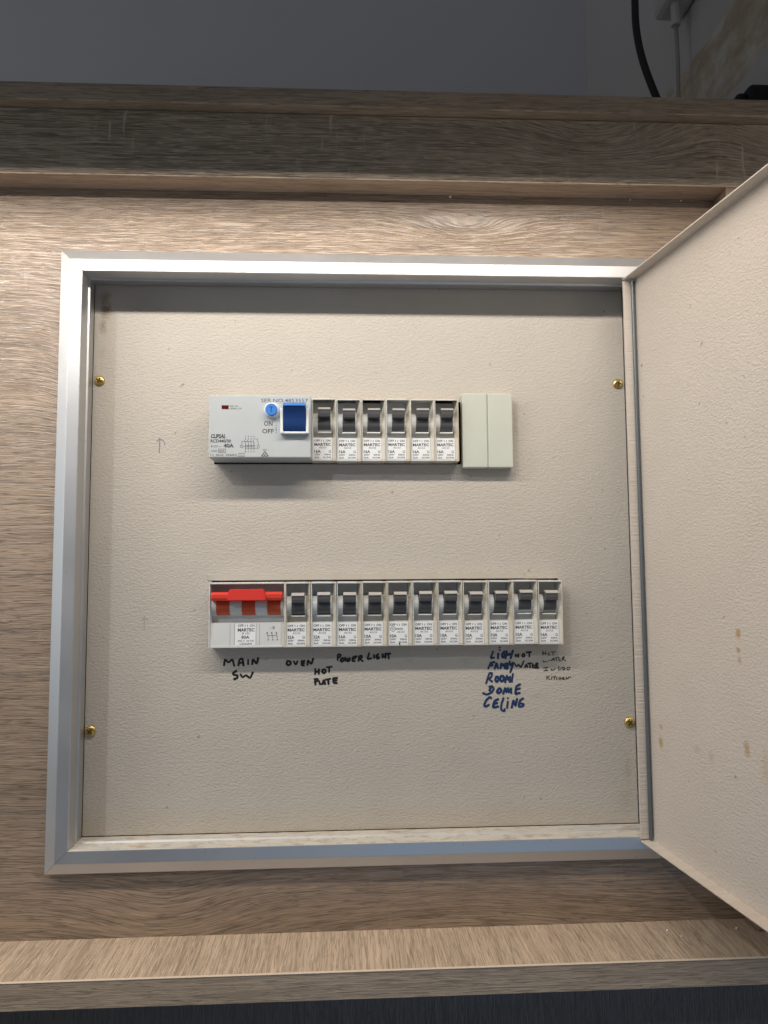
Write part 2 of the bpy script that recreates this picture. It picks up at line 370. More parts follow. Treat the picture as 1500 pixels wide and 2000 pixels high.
# screws
def screw(x, z, a):
    m = MB()
    for y0, y1, r0, r1 in ((-.0002, -.0010, .0037, .0036), (-.0010, -.0019, .0036, .0028), (-.0019, -.0024, .0028, .0014)):
        m.disc(0, 0, y0, y1, r0, r1, 28)
    me = m.mesh('screw', 'brass'); me = smooth_edges(me, 50)
    s_ = link('screw', me, pan, (x, PY, z))
    c = MB(); c.box(-.0021, .0021, -.00262, -.0016, -.00052, .00052); c.box(-.00052, .00052, -.00264, -.0016, -.0021, .0021)
    k = c.build('cross_recess', 'slot', s_); k.rotation_euler.y = a; return s_
for x, z, a in ((.0174, .1362, .5), (.4000, .1361, .15), (.0167, -.1132, .6), (.4008, -.1137, .7)): screw(x, z, a)
# handwriting on the panel
WRITING = [  # word, ink, half stroke width mm, strokes in mm on the panel face (x, z)
 ('MAIN SW', 'black', 0.62, '108.8,-69.0 109.4,-64.4 111.9,-67.2 114.7,-64.4 116.0,-69.4;118.9,-69.2 119.7,-64.9 121.8,-64.2 122.6,-69.3;119.4,-67.3 122.4,-67.3;125.8,-65.2 125.8,-68.5;128.7,-68.4 129.1,-64.6 132.0,-68.4 132.9,-64.0;117.6,-72.9 115.1,-74.4 115.7,-75.7 118.5,-76.0 118.2,-77.9 115.9,-78.8;120.4,-75.4 122.0,-77.6 124.2,-75.8 127.3,-78.3 129.2,-74.0'),
 ('OVEN', 'black', 0.62, '153.6,-66.5 153.0,-68.4 154.3,-69.6 155.9,-68.7 155.9,-66.8 153.6,-66.4;158.1,-66.6 159.6,-69.4 160.9,-66.6;163.7,-66.6 163.8,-69.8 165.6,-69.7;163.7,-66.8 166.0,-66.5;163.9,-68.2 165.6,-68.1;167.9,-69.5 168.2,-65.7 170.7,-69.2 172.0,-64.9'),
 ('HOT PLATE', 'black', 0.6, '173.5,-72.1 173.4,-76.1;176.1,-72.4 176.0,-75.9;173.5,-74.3 176.1,-74.2;178.9,-72.8 178.3,-74.3 179.6,-75.5 181.0,-74.4 180.5,-72.8 178.9,-72.8;181.5,-71.3 185.4,-70.9;183.4,-71.3 183.4,-74.7;173.2,-79.3 173.6,-83.3;172.9,-79.6 175.1,-79.2 175.4,-80.6 173.4,-81.5;176.4,-80.9 176.6,-83.1 178.3,-83.0;178.6,-83.1 179.6,-79.7 180.5,-83.1;178.9,-81.9 180.2,-81.9;180.8,-80.0 184.3,-79.4;182.7,-79.9 183.0,-83.2;186.2,-79.0 186.5,-82.3 189.0,-82.5;186.2,-79.1 189.2,-78.9;186.2,-80.7 188.7,-80.6'),
 ('POWER', 'black', 0.6, '189.5,-66.4 189.5,-62.5 191.1,-62.1 191.7,-63.1 191.1,-64.1 189.6,-64.4;191.7,-67.1 191.6,-66.0 192.8,-64.9 194.1,-65.5 193.8,-66.8 192.0,-67.4;194.9,-64.6 195.4,-67.1 196.5,-65.2 196.7,-67.4 198.1,-66.5 197.9,-64.8;203.2,-63.8 201.0,-64.0 200.0,-65.6 200.3,-67.2 201.9,-67.0;200.2,-65.6 202.5,-65.0;204.4,-67.2 204.8,-63.8 206.5,-63.3 207.0,-64.6 205.1,-65.4 207.6,-67.4'),
 ('LIGHT', 'black', 0.6, '212.1,-61.5 210.7,-66.1 213.7,-65.3;215.6,-63.0 215.6,-65.2;218.8,-62.4 217.4,-63.3 217.4,-65.0 218.2,-65.7 219.4,-65.1 218.3,-64.3;221.8,-62.3 221.8,-65.1;224.1,-62.3 223.7,-65.4;222.0,-64.2 223.9,-63.9;223.4,-62.4 227.4,-62.2;225.7,-62.5 226.3,-65.8'),
 ('LIGH FAMILY ROOM DOME CELING', 'blue', 0.66, '302.0,-61.5 299.9,-66.6 302.7,-65.9;305.7,-63.0 305.4,-66.7;306.9,-58.7 306.9,-58.9;306.8,-60.5 306.8,-60.8;310.5,-61.6 308.5,-63.6 308.7,-66.2 310.2,-65.5 310.5,-63.6;312.0,-61.4 310.9,-66.8;316.5,-61.0 314.6,-66.8;311.5,-64.1 315.5,-63.6;300.1,-69.5 298.1,-73.9;299.9,-69.8 302.9,-69.1;299.1,-71.7 301.6,-71.3;302.8,-74.0 304.4,-69.4 305.3,-73.8;303.3,-72.3 305.2,-72.2;307.0,-73.8 307.9,-69.7 309.3,-72.4 310.3,-69.9 310.3,-73.8;311.6,-69.9 311.3,-74.3;312.8,-70.0 312.2,-74.3;313.9,-68.5 314.3,-71.9 316.6,-69.5;316.3,-71.0 314.2,-76.6;296.4,-84.3 299.0,-76.8 301.0,-76.9 300.4,-79.8 298.2,-81.0 300.9,-83.2;303.9,-79.6 303.1,-82.0 304.3,-83.5 305.6,-81.8 305.2,-79.6 303.9,-79.6;307.4,-79.1 306.6,-81.6 307.8,-83.3 309.6,-81.6 309.2,-79.2 307.4,-79.1;310.3,-83.8 311.7,-78.2 312.6,-82.6 314.2,-78.8 313.6,-83.6;316.2,-77.6 315.1,-83.6;298.6,-86.8 300.8,-86.3 302.0,-88.3 300.2,-90.9 296.5,-92.3 294.0,-91.1;299.8,-86.8 298.8,-89.5;305.5,-88.1 304.0,-90.3 305.4,-91.5 307.5,-89.8 306.8,-87.9 305.5,-88.0;308.7,-92.0 310.3,-87.0 310.9,-91.3 312.5,-87.0 312.7,-91.6 314.7,-87.3 314.6,-91.6;321.3,-85.2 318.5,-86.6 317.9,-89.5 317.6,-92.2 320.9,-91.3;318.2,-89.0 321.2,-88.1;299.9,-95.1 299.2,-93.6 296.4,-96.0 294.6,-99.8 295.8,-100.8 298.3,-99.4;305.1,-95.6 302.4,-96.5 301.0,-101.6 305.0,-100.7;301.8,-98.7 304.3,-98.3;308.9,-94.7 307.3,-99.0 307.0,-103.2 309.4,-104.2 309.7,-102.5;312.0,-97.2 311.4,-102.0;312.1,-94.9 312.0,-95.1;314.7,-101.8 316.1,-95.8 317.4,-101.1 318.8,-95.4;323.3,-95.2 320.8,-96.8 319.7,-101.2 322.7,-101.0 323.7,-99.5 321.2,-98.8'),
 ('HOT WATER', 'black', 0.5, '318.4,-63.7 318.3,-65.6;320.5,-63.5 320.3,-65.9;318.4,-64.9 320.4,-64.7;324.0,-63.5 322.9,-65.0 324.2,-65.8 325.2,-64.7 324.5,-63.5 323.9,-63.5;326.2,-62.5 329.8,-62.3;328.5,-62.6 328.4,-65.8;317.3,-70.0 318.8,-72.7 320.3,-71.0 321.8,-73.0;322.0,-73.3 324.4,-68.6;325.0,-73.5 326.1,-70.9 327.0,-73.3;325.3,-72.3 326.9,-72.3;327.1,-70.6 329.8,-70.2;328.6,-70.7 328.8,-73.6;330.8,-70.7 330.5,-73.6 332.3,-73.4;330.8,-72.2 332.0,-71.9;333.0,-73.9 333.3,-70.2 334.6,-70.7 333.5,-72.2 334.8,-73.9'),
 ('HOT WATER INSIDE KITCHEN', 'black', 0.22, '338.5,-61.7 338.4,-64.7;340.6,-61.7 340.2,-64.7;338.0,-63.4 341.0,-63.2;343.3,-63.0 342.0,-63.7 342.5,-64.7 343.8,-64.5;344.3,-62.5 347.8,-62.3;345.8,-62.5 346.0,-64.8;338.4,-68.1 338.9,-70.1 340.4,-68.9 341.6,-69.8;342.4,-68.6 343.7,-68.6;344.4,-68.7 346.2,-66.5 346.7,-68.9;344.9,-67.9 346.9,-68.0;347.0,-67.0 350.0,-66.3;348.2,-66.7 348.4,-69.0;350.3,-66.5 349.9,-69.0 351.7,-68.8;350.2,-67.8 351.5,-67.5;352.5,-69.0 352.8,-66.3 354.5,-66.1 353.0,-67.5 355.2,-69.0;338.5,-73.7 342.0,-73.5;340.5,-73.7 340.5,-75.7;338.7,-75.9 342.2,-75.7;344.0,-75.8 344.5,-74.5 345.5,-75.8 347.3,-74.3;350.3,-72.9 349.3,-74.1 350.5,-74.9 349.5,-75.8;351.6,-73.7 351.3,-75.6;352.8,-73.4 352.8,-75.6 354.8,-74.7 353.3,-73.4;358.4,-73.5 355.9,-73.7 356.1,-75.7 358.1,-74.7;340.9,-79.6 340.8,-82.1;342.9,-79.6 341.1,-80.8 343.3,-82.3;344.4,-80.4 344.3,-82.1;344.4,-78.6 344.4,-78.8;345.1,-80.4 347.7,-80.0;346.4,-80.4 346.3,-82.4;348.4,-80.7 347.6,-81.7 348.6,-82.4;349.9,-80.5 349.8,-82.4;351.4,-80.5 351.1,-82.4;349.9,-81.5 351.3,-81.5;353.4,-80.5 352.4,-81.0 352.4,-82.2 353.9,-82.2;352.4,-81.5 353.6,-81.3;354.9,-82.3 355.2,-80.5 356.4,-82.0 357.2,-80.3 358.7,-80.8'),
 ('pen arrow', 'pen', 0.28, '61.1,94.2 60.9,83.7;59.0,91.9 61.1,94.2 64.1,91.9 64.9,88.9'),
 ('pencil arrow', 'pencil', 0.2, '52.5,-34.2 52.3,-43.6;50.7,-37.1 52.4,-33.8 55.0,-36.8'),
]

INK = {'black': 'marker', 'blue': 'marker_blue', 'pen': 'pen', 'pencil': 'pencil'}
def rounded(pts):
    if len(pts) < 3: return pts
    out = [pts[0]]
    for a, b, c in zip(pts, pts[1:], pts[2:]): out += [a.lerp(b, .75), b.lerp(a.lerp(c, .5), .12), b.lerp(c, .25)]
    return out+[pts[-1]]
for word, ink, hw, data in WRITING:
    m = MB(); k = 0
    for stroke in data.split(';'):
        pts = [Vector((float(p.split(',')[0])/1000, 0, float(p.split(',')[1])/1000)) for p in stroke.split()]
        q = rounded(pts); k += 1; r = hw*1.25/1000*random.uniform(.9, 1.1)
        # flat ribbon with round ends, a hair thick, each stroke a little above the last
        y = -.00010-.000004*k
        cap = [q[0]+(q[0]-q[1]).normalized()*r*.6]; q2 = cap+q+[q[-1]+(q[-1]-q[-2]).normalized()*r*.6]
        L = []; Rr = []
        for i, p in enumerate(q2):
            d = (q2[min(i+1, len(q2)-1)]-q2[max(i-1, 0)]).normalized(); n = Vector((-d.z, 0, d.x))
            ww = r*(.55 if i in (0, len(q2)-1) else random.uniform(.92, 1.08))
            L.append(p+n*ww); Rr.append(p-n*ww)
        for i in range(len(q2)-1):
            yy = y-.0000008*i
            m.poly([(a.x, yy, a.z) for a in (L[i], Rr[i], Rr[i+1], L[i+1])])
    me = m.mesh('handwriting', INK[ink])
    link('handwriting', me, pan, (0, PY-.00002, 0))

# door: shallow tray hinged on the right, swung open about 97 degrees
door = empty('door', (.4021, -.009, .0)); door.rotation_euler.z = -R(90-7)
DW, DZ0, DZ1, LIP = .392, -.1850, .2035, .0083
# local x runs from hinge to free edge, local y<0 is the outside of the door... inside face at y = 0 (towards local -y: left of it)
door_face = MB().box(0, DW, .0, .0012, DZ0, DZ1)
df = door_face.mesh('door', 'door')
bpy.data.objects.remove(door)
door = link('door', df); door.location = (.4021, -.009, 0); door.rotation_euler.z = -R(90-7)
epart('door', door)
def dchild(name, mb, mat): return link(name, mb.mesh(name, mat), door)
dchild('door_lip', MB().box(-.0006, .0006, -LIP, -.0001, DZ0+.001, DZ1-.001), 'door')
dchild('door_lip', MB().box(DW-.0012, DW, -LIP, -.0001, DZ0+.001, DZ1-.001), 'door')
dchild('door_lip', MB().box(-.0006, DW, -LIP, .0011, DZ1, DZ1+.0010, .0003), 'door')
dchild('door_lip', MB().box(-.0006, DW, -LIP, .0011, DZ0-.0010, DZ0, .0003), 'door')
dchild('hinge_rod', MB().tube([(.0022, -.0020, DZ0+.0015), (.0022, -.0020, DZ1-.0015)], .0013, 12), 'steel')

# ================================================================== circuit breakers
BH = .0455; PW = .0177
def breaker_profile():
    """front section from top to bottom: (depth behind the rim, height)"""
    p = [(.0092, BH-.0012), (.0095, BH-.0097)]
    c = (.0082, BH-.0166); r = .0068
    for k in range(11):
        a = R(78-156*k/10); p.append((c[0]-r*math.cos(a), c[1]+r*math.sin(a)))
    p += [(.0092, BH-.0240), (.0086, BH-.0282), (.0014, BH-.0285), (.0006, BH-.0440)]
    return p
BP = breaker_profile()
def breaker_body(Wd, fl, fr, rl, rr):
    """moulded body; fl, fr: floor span in x; rl, rr: inner edges of the rims. Returns body mesh and right-hand casing mesh"""
    m = MB(); b = m.b; D = .055
    for i in range(len(BP)-1):
        (d0, z0), (d1, z1) = BP[i], BP[i+1]
        m.poly([(fl, d0, z0), (fl, d1, z1), (fr, d1, z1), (fr, d0, z0)])
        m.poly([(rl, .0002, z0), (rl, .0002, z1), (fl, d1, z1), (fl, d0, z0)])
    zt, zb = BP[0][1], BP[-1][1]
    m.poly([(rl, .0002, zt), (fl, BP[0][0], zt), (fr, BP[0][0], zt), (rr, .0002, zt)])      # underside of the top rim
    m.poly([(rl, .0002, zb), (fl, BP[-1][0], zb), (fr, BP[-1][0], zb), (fr, .0003, zb-.0002), (rl, .0002, zb-.0002)])
    # rim: left, top, bottom with small round-over
    m.box(0, rl, 0, D, 0, BH, .0003)
    m.box(rl, fr, .0001, D, zt, BH, .0003)
    m.box(rl, fr, .0003, D, .0001, zb-.0001, .0003)
    body = m.mesh('body', 'body')
    m = MB()
    for i in range(len(BP)-1):
        (d0, z0), (d1, z1) = BP[i], BP[i+1]
        m.poly([(fr+.0001, d0, z0), (fr+.0001, d1, z1), (rr, .0001, z1), (rr, .0001, z0)])
    m.box(rr, Wd, 0, D, 0, BH, .0003)
    m.box(fr+.0001, rr, .0004, D, .0001, zb-.0001, .0002)
    m.box(fr+.0001, rr, .0002, D, zt, BH-.0001, .0002)
    side = m.mesh('side_casing', 'cream')
    return body, side
def barrel(x0, x1, mat, a0=74, a1=-72, rr=.00705, name='rocker'):
    m = MB(); c = (.0082, BH-.0166); pr = []
    for k in range(13):
        a = R(a0+(a1-a0)*k/12); pr.append((c[0]-rr*math.cos(a), c[1]+rr*math.sin(a)))
    pr += [(c[0]+.001, pr[-1][1]), (c[0]+.001, pr[0][1])]
    m.prism(pr, x0, x1); return smooth_edges(m.mesh(name, mat), 25)
def lever_meshes(x0, x1):
    z = BH
    pr = [(.0022, z-.0148), (-.0010, z-.0146), (-.0027, z-.0141), (-.0034, z-.0120), (-.0036, z-.0094), (.0030, z-.0080)]
    lever = MB().prism(pr, x0, x1, .0002).mesh('toggle_lever', 'black')
    t = MB().prism([(-.0038, z-.0094), (-.0037, z-.0089), (-.0012, z-.0073), (.0028, z-.0073), (.0028, z-.0079)], x0-.0001, x1+.0001)
    t.box(x0-.0002, x1+.0002, -.0042, -.0037, z-.0093, z-.0089)
    tip = t.mesh('toggle_tip', 'tip')
    return lever, tip
B_body, B_side = breaker_body(.01745, .0010, .0145, .0007, .0167)
def recolour(me, mat):
    c = me.copy(); c.materials.clear(); c.materials.append(M[mat]); return c
BODIES = [B_body, recolour(B_body, 'body_b'), recolour(B_body, 'body_c')]; SIDES = [B_side, recolour(B_side, 'cream_b')]
B_rock = barrel(.0043, .0134, 'black'); B_lever, B_tip = lever_meshes(.0047, .0133)
B_win = MB().box(.0040, .0137, .0040, .0070, BH-.0243, BH-.0236).mesh('window_sill', 'label')
LP0, LP1 = BP[-2], BP[-1]                                     # label plane
def label_y(z): return LP0[0]+(LP1[0]-LP0[0])*(z-LP0[1])/(LP1[1]-LP0[1])
def tilt(mb, off=-.00008):
    for q in mb.b.verts: q.co.y += label_y(q.co.z)+off
    return mb
def sticker(x0, x1):
    m = MB(); m.poly([(x0, 0, LP1[1]+.0004), (x1, 0, LP1[1]+.0004), (x1, 0, LP0[1]-.0002), (x0, 0, LP0[1]-.0002)]); return tilt(m, -.00004).mesh('label_sticker', 'label')
B_stick = sticker(.0012, .0143)
def arrows(m, x, z):
    for dx in (0, .0016):
        bar(m, x+dx, z, x+dx, z+.0015, .00032); bar(m, x+dx-.0003, z+(.0004 if dx else .0011), x+dx+.0003, z+(.0004 if dx else .0011), .0003, -.00001)
def print_mesh(amp, kA, maker='MARTEC', x=.0017, ink='ink'):
    m = MB(); W_ = .0118
    text_into(m, 'OFF', x, .0141, .0016, .0040, .022); arrows(m, x+.0051, .0141); text_into(m, 'ON', x+.0082, .0141, .0016, .0034, .022)
    if maker == 'MARTEC': text_into(m, 'MARTEC', x, .0111, .0020, W_, .034)
    else:
        cx, cz, r = x+.0022, .0119, .0020
        for a in range(4): bar(m, cx+r*math.cos(a*math.pi/2), cz+r*math.sin(a*math.pi/2), cx+r*math.cos((a+1)*math.pi/2), cz+r*math.sin((a+1)*math.pi/2), .0003)
        text_into(m, 'W', cx-.0008, cz-.0006, .0012, .0016, .02); text_into(m, 'EBER', x+.0042, .0113, .0012, .0050, .012)
    text_into(m, 'AS153', x+.0034 if maker == 'MARTEC' else x+.0050, .0092, .0012, .0052, .01)
    text_into(m, amp, x, .0060, .0021, .0046, .03); text_into(m, 'G', x+.0102, .0060, .0019, .0017, .016)
    text_into(m, '250V', x, .0041, .0012, .0042, .022); text_into(m, '50Hz', x+.0070, .0041, .0012, .0048, .022)
    text_into(m, kA, x, .0021, .0012, .0036, .022); text_into(m, 'N1544', x+.0064, .0021, .0012, .0054, .022)
    return tilt(m).mesh('lettering', ink)
P16 = print_mesh('16A', '2kA'); P16b = print_mesh('16A', '3kA'); P32 = print_mesh('32A', '3kA'); P10 = print_mesh('10A', '3kA'); PWB = print_mesh('10A', '3kA', 'W')
BY = .0094
def breaker(x, z, printing, label, group):
    e = tag(empty('circuit_breaker', (x, BY+random.uniform(-.0002, .0002), z+random.uniform(-.00015, .00015))), label, 'circuit breaker', group)
    e.rotation_euler.y = random.uniform(-.005, .005)
    link('body', random.choice(BODIES), e); link('side_casing', random.choice(SIDES), e); link('label_sticker', B_stick, e)
    p = link('lettering', printing, e); link('window_sill', B_win, e)
    r = link('rocker', B_rock, e); lv = link('toggle_lever', B_lever, e); link('toggle_tip', B_tip, lv)
    r.location.z = lv.location.z = random.uniform(-.0003, .0004)
    return e
UX, UZ, LX, LZ = .1716, .0757, .1000, -.0556; PL = .01795
nth = ['first', 'second', 'third', 'fourth', 'fifth', 'sixth']
for k in range(6):
    lab = 'white 16A breaker with black toggle, %s along from the blue-switched residual current device' % nth[k]
    if k == 5: lab = 'white 16A breaker with black toggle, right beside the blank cream cover'
    breaker(UX+PW*k, UZ, P16, lab, 'breakers in the upper row')
LOW = [(P32, 'white 32A breaker above the handwritten word OVEN'), (P32, 'white 32A breaker above the handwritten words HOT PLATE'),
       (P16b, 'white 16A breaker above the handwritten word POWER'), (P10, 'white 10A breaker above the handwritten word LIGHT'),
       (PWB, 'white 10A breaker with a diamond logo and a pen tick on its label'), (P10, 'white 10A breaker next after the one with the diamond logo'),
       (P10, 'white 10A breaker, second after the one with the diamond logo'), (P10, 'white 10A breaker, third after the one with the diamond logo'),
       (P10, 'white 10A breaker above the blue handwriting about the family room'), (P10, 'white 10A breaker above the bold black words HOT WATER'),
       (P16b, 'white breaker at the row end above thin pen words INSIDE KITCHEN')]
for k, (pm, lab) in enumerate(LOW):
    e = breaker(.1530+PL*k, LZ, pm, lab, 'breakers in the lower row'); e.scale.x = PL/PW
    if k == 4:
        m = MB(); bar(m, .0086, -.0002+.0006, .0081, .0026, .0007); tilt(m, -.0004); m.build('pen_tick', 'marker', e)

# ---- main switch: three modules with one red bar
ms = tag(empty('main_switch', (LX, BY, LZ)), 'triple width main switch with red linked handle bar, rated 80A', 'main switch')
b1, b2 = breaker_body(.0529, .0012, .0512, .0008, .0521)
link('body', b1, ms); link('side_casing', b2, ms)
for x0 in (.0047, .0225, .0403): link('rocker', barrel(x0, x0+.0093, 'orange'), ms)
m = MB(); z = BH
m.prism([(.0025, z-.0128), (-.0036, z-.0126), (-.0044, z-.0108), (-.0044, z-.0082), (-.0020, z-.0066), (.0025, z-.0066)], .0022, .0511, .0005)
hb = link('handle_bar', m.mesh('handle_bar', 'red'), ms)
m = MB(); fr = [(.0136, z-.0126), (.0402, z-.0126), (.0402, z-.0090), (.0384, z-.0046), (.0150, z-.0046), (.0136, z-.0090)]
a = [m.b.verts.new((x, -.0060, q)) for x, q in fr]; c = [m.b.verts.new((x, .0010, q)) for x, q in fr]
m.b.faces.new(a); m.b.faces.new(c[::-1])
for i in range(6): m.b.faces.new((a[i], a[(i+1) % 6], c[(i+1) % 6], c[i]))
bmesh.ops.recalc_face_normals(m.b, faces=m.b.faces[:]); bmesh.ops.bevel(m.b, geom=m.b.edges[:], offset=.0005, segments=2, affect='EDGES')
link('grip', m.mesh('grip', 'red'), hb)
for x0 in (.0040, .0414):
    m = MB(); x1 = x0+.0080
    bar(m, x0, z-.0084, x1, z-.0084, .00035, -.00448); bar(m, x0, z-.0106, x1, z-.0106, .00035, -.00448); bar(m, x0+.0001, z-.0084, x0+.0001, z-.0106, .00035, -.00450)
    m.build('inset_line', 'orange', hb)
m = MB()
for x in (.0147, .0177, .0327, .0352, .0502): bar(m, x, LP1[1]+.0003, x, LP0[1], .00022)
tilt(m, -.00003); m.build('seam', 'seam', ms)
link('label_sticker', sticker(.0182, .0325), ms)
m = MB(); x = .0200; WW = .0116
text_into(m, 'OFF', x, .0146, .0017, .0040, .012); arrows(m, x+.0051, .0146); text_into(m, 'ON', x+.0082, .0146, .0017, .0034, .012)
text_into(m, 'MARTEC', x, .0114, .0021, WW, .034); text_into(m, 'IS 153', x+.0030, .0094, .0013, .0052, .01); text_into(m, '80A', x+.0026, .0064, .0021, .0055, .02)
text_into(m, '440 V  50 Hz', x, .0043, .0012, .0112, .01); text_into(m, 'CS2025N', x+.0014, .0022, .0013, .0084, .014)
tilt(m); m.build('lettering', 'ink', ms)
m = MB(); text_into(m, '-3', .0424, .0130, .0016, .0032, .015)
for i in range(3):
    x = .0406+.0032*i; bar(m, x+.0006, .0064, x-.0002, .0102, .0003); bar(m, x-.0006, .0098, x-.0002, .0108, .0003, -.00001); bar(m, x+.0003, .0098, x-.0002, .0108, .0003, -.00002)
    bar(m, x+.0001, .0050, x+.0006, .0060, .0003, -.00001); bar(m, x+.0011, .0050, x+.0006, .0060, .0003, -.00002)
bar(m, .0408, .0083, .0474, .0083, .0003, -.00003); tilt(m); m.build('lettering', 'ink_grey', ms)

# ---- residual current device
RW, RH = .0706, .0438
rc = tag(empty('residual_current_device', (.1009, -.0030, .0764)), 'wide white residual current device with blue switch and round test button', 'safety switch')
link('body', MB().box(0, RW, 0, .065, 0, RH, .0006).mesh('body', 'white'), rc)
mm = .001
m = MB(); m.disc(43.5*mm, 33*mm, .0003, -.0010, 5.9*mm, 5.2*mm, 36); m.disc(43.5*mm, 33*mm, -.0009, -.0026, 5.2*mm, 4.7*mm, 36)
btc = link('button_collar', smooth_edges(m.mesh('button_collar', 'label')), rc)
m = MB(); m.disc(43.5*mm, 33*mm, -.0020, -.0046, 4.2*mm, 4.0*mm, 36); bt = link('test_button', smooth_edges(m.mesh('test_button', 'lblue')), btc)
m = MB(); bar(m, 42.2*mm, 34.6*mm, 44.8*mm, 34.6*mm, .0005, -.00468); bar(m, 43.5*mm, 34.4*mm, 43.5*mm, 31.2*mm, .0005, -.00469); m.build('lettering', 'blue', btc)
m = MB()
m.box(49.8*mm, 51.7*mm, -.0052, .0003, 16.2*mm, 34.0*mm, .0003); m.box(67.5*mm, 69.4*mm, -.0052, .0003, 16.2*mm, 34.0*mm, .0003)
m.box(51.7*mm, 67.5*mm, -.0040, .0003, 16.2*mm, 17.6*mm, .0002)
br_ = link('switch_bracket', m.mesh('switch_bracket', 'label'), rc)
pr = [(-.0098, 34.1*mm), (-.0082, 31.5*mm), (-.0066, 28.5*mm), (-.0060, 25.5*mm), (-.0058, 22.5*mm), (-.0052, 19.8*mm), (-.0040, 17.9*mm), (.0002, 17.8*mm), (.0002, 34.1*mm)]
rk = link('switch_rocker', smooth_edges(MB().prism(pr, 52.0*mm, 67.2*mm).mesh('switch_rocker', 'blue'), 25), rc)
m = MB().prism([(-.0100, 34.2*mm), (-.0104, 34.5*mm), (-.0072, 37.1*mm), (.0001, 37.1*mm), (.0001, 34.15*mm)], 51.95*mm, 67.25*mm)
link('rocker_tip', m.mesh('rocker_tip', 'lblue'), rk)
link('indicator_window', MB().box(8.8*mm, 13.5*mm, -.0002, .0004, 34.0*mm, 36.6*mm).mesh('indicator_window', 'led'), rc)
Yf = -.00006
m = MB()
text_into(m, 'CLIPSAL', 1.5*mm, 13.6*mm, 2.6*mm, 10.2*mm, .045, .25, Yf); text_into(m, 'RCD440/30', 1.4*mm, 10.5*mm, 2.1*mm, 14*mm, .030, 0, Yf)
text_into(m, '40A', 10.4*mm, 7.0*mm, 2.6*mm, 6.9*mm, .036, 0, Yf)
text_into(m, 'ON', 38.1*mm, 22.3*mm, 3.2*mm, 5.9*mm, .012, 0, Yf); text_into(m, 'OFF', 36.9*mm, 17.0*mm, 3.1*mm, 8.0*mm, .012, 0, Yf)
for z0, z1 in ((17.2, 17.9), (18.6, 20.0), (20.5, 21.4), (22.2, 23.0)): bar(m, 46.5*mm, z0*mm, 46.5*mm, z1*mm, .0005, Yf)
tri = [(36.4, 1.0), (41.2, 1.0), (38.8, 4.2)]
for i in range(3): bar(m, tri[i][0]*mm, tri[i][1]*mm, tri[(i+1) % 3][0]*mm, tri[(i+1) % 3][1]*mm, .0005, Yf-.00001*i)
bar(m, 37.9*mm, 2.2*mm, 38.7*mm, 1.6*mm, .0004, Yf); bar(m, 38.7*mm, 1.6*mm, 39.6*mm, 2.9*mm, .0004, Yf-.00001); text_into(m, 'RCD', 37.4*mm, 4.8*mm, 1.0*mm, 2.8*mm, .01, 0, Yf)
m.build('lettering', 'ink', rc)
m = MB()
text_into(m, 'SER.NO.4853557', 36.0*mm, 38.9*mm, 2.6*mm, 32.6*mm, .004, 0, Yf); text_into(m, 'RED ON', 14.5*mm, 35.5*mm, 1.1*mm, 5.6*mm, .0, 0, Yf); text_into(m, 'GREEN OFF', 14.5*mm, 33.8*mm, 1.1*mm, 8.2*mm, .0, 0, Yf)
text_into(m, '415V ~', 1.4*mm, 7.0*mm, 1.7*mm, 7.2*mm, .004, 0, Yf); text_into(m, '-6000-', 1.4*mm, 3.9*mm, 1.4*mm, 5.0*mm, .0, 0, Yf); text_into(m, '6kA', 7.4*mm, 3.9*mm, 1.5*mm, 3.6*mm, .01, 0, Yf)
text_into(m, 'I n  30mA  50/60Hz', 1.4*mm, 1.0*mm, 1.6*mm, 18.2*mm, .006, 0, Yf); text_into(m, '~', 21.6*mm, .9*mm, 1.8*mm, 2.0*mm, .01, 0, Yf)
def rect(m, x0, x1, z0, z1, t=.00028, y=Yf):
    bar(m, x0*mm, z0*mm, x1*mm, z0*mm, t, y); bar(m, x0*mm, z1*mm, x1*mm, z1*mm, t, y); bar(m, x0*mm, z0*mm, x0*mm, z1*mm, t, y-.00001); bar(m, x1*mm, z0*mm, x1*mm, z1*mm, t, y-.00001)
rect(m, 6.9, 11.6, 3.4, 5.9); rect(m, 20.8, 24.6, .7, 2.9); rect(m, 22.0, 23.6, 7.0, 8.5); rect(m, 33.6, 34.9, 6.6, 8.6)
for i in range(4):
    x = 25.4+1.95*i
    bar(m, x*mm, 5.0*mm, x*mm, 10.2*mm, .00034, Yf); bar(m, x*mm, 10.2*mm, (x-.7)*mm, 12.2*mm, .00034, Yf-.00001); bar(m, x*mm, 12.4*mm, x*mm, 13.8*mm, .00034, Yf)
    text_into(m, '246N'[i], (x-.4)*mm, 14.4*mm, .9*mm, .8*mm, .01, 0, Yf); text_into(m, '135N'[i], (x-.4)*mm, 3.6*mm, .9*mm, .8*mm, .01, 0, Yf)
for z_, x0, x1 in ((7.7, 23.6, 31.8), (8.4, 25.0, 32.2), (11.1, 22.8, 31.0), (6.5, 25.2, 34.2), (13.0, 32.0, 33.6)): bar(m, x0*mm, z_*mm, x1*mm, z_*mm, .00026, Yf-.00002)
bar(m, 22.8*mm, 8.5*mm, 22.8*mm, 11.5*mm, .00028, Yf); bar(m, 33.6*mm, 13.0*mm, 34.4*mm, 8.6*mm, .00028, Yf-.00003)
m.build('lettering', 'ink_grey', rc)

# ---- blank filler cover
bl = tag(empty('blank_cover', (.2806, .0130, .0716)), 'double cream plastic blank cover with a centre groove beside the upper breakers', 'blank cover')
link('cover_half', MB().box(0, .01835, 0, .0089, 0, .0548, .0007).mesh('cover_half', 'blank'), bl)
link('cover_half', MB().box(.01885, .0371, 0, .0089, 0, .0548, .0007).mesh('cover_half', 'blank'), bl)
link('groove', MB().box(.0181, .0191, .0012, .0088, .0006, .0542).mesh('groove', 'blank'), bl)

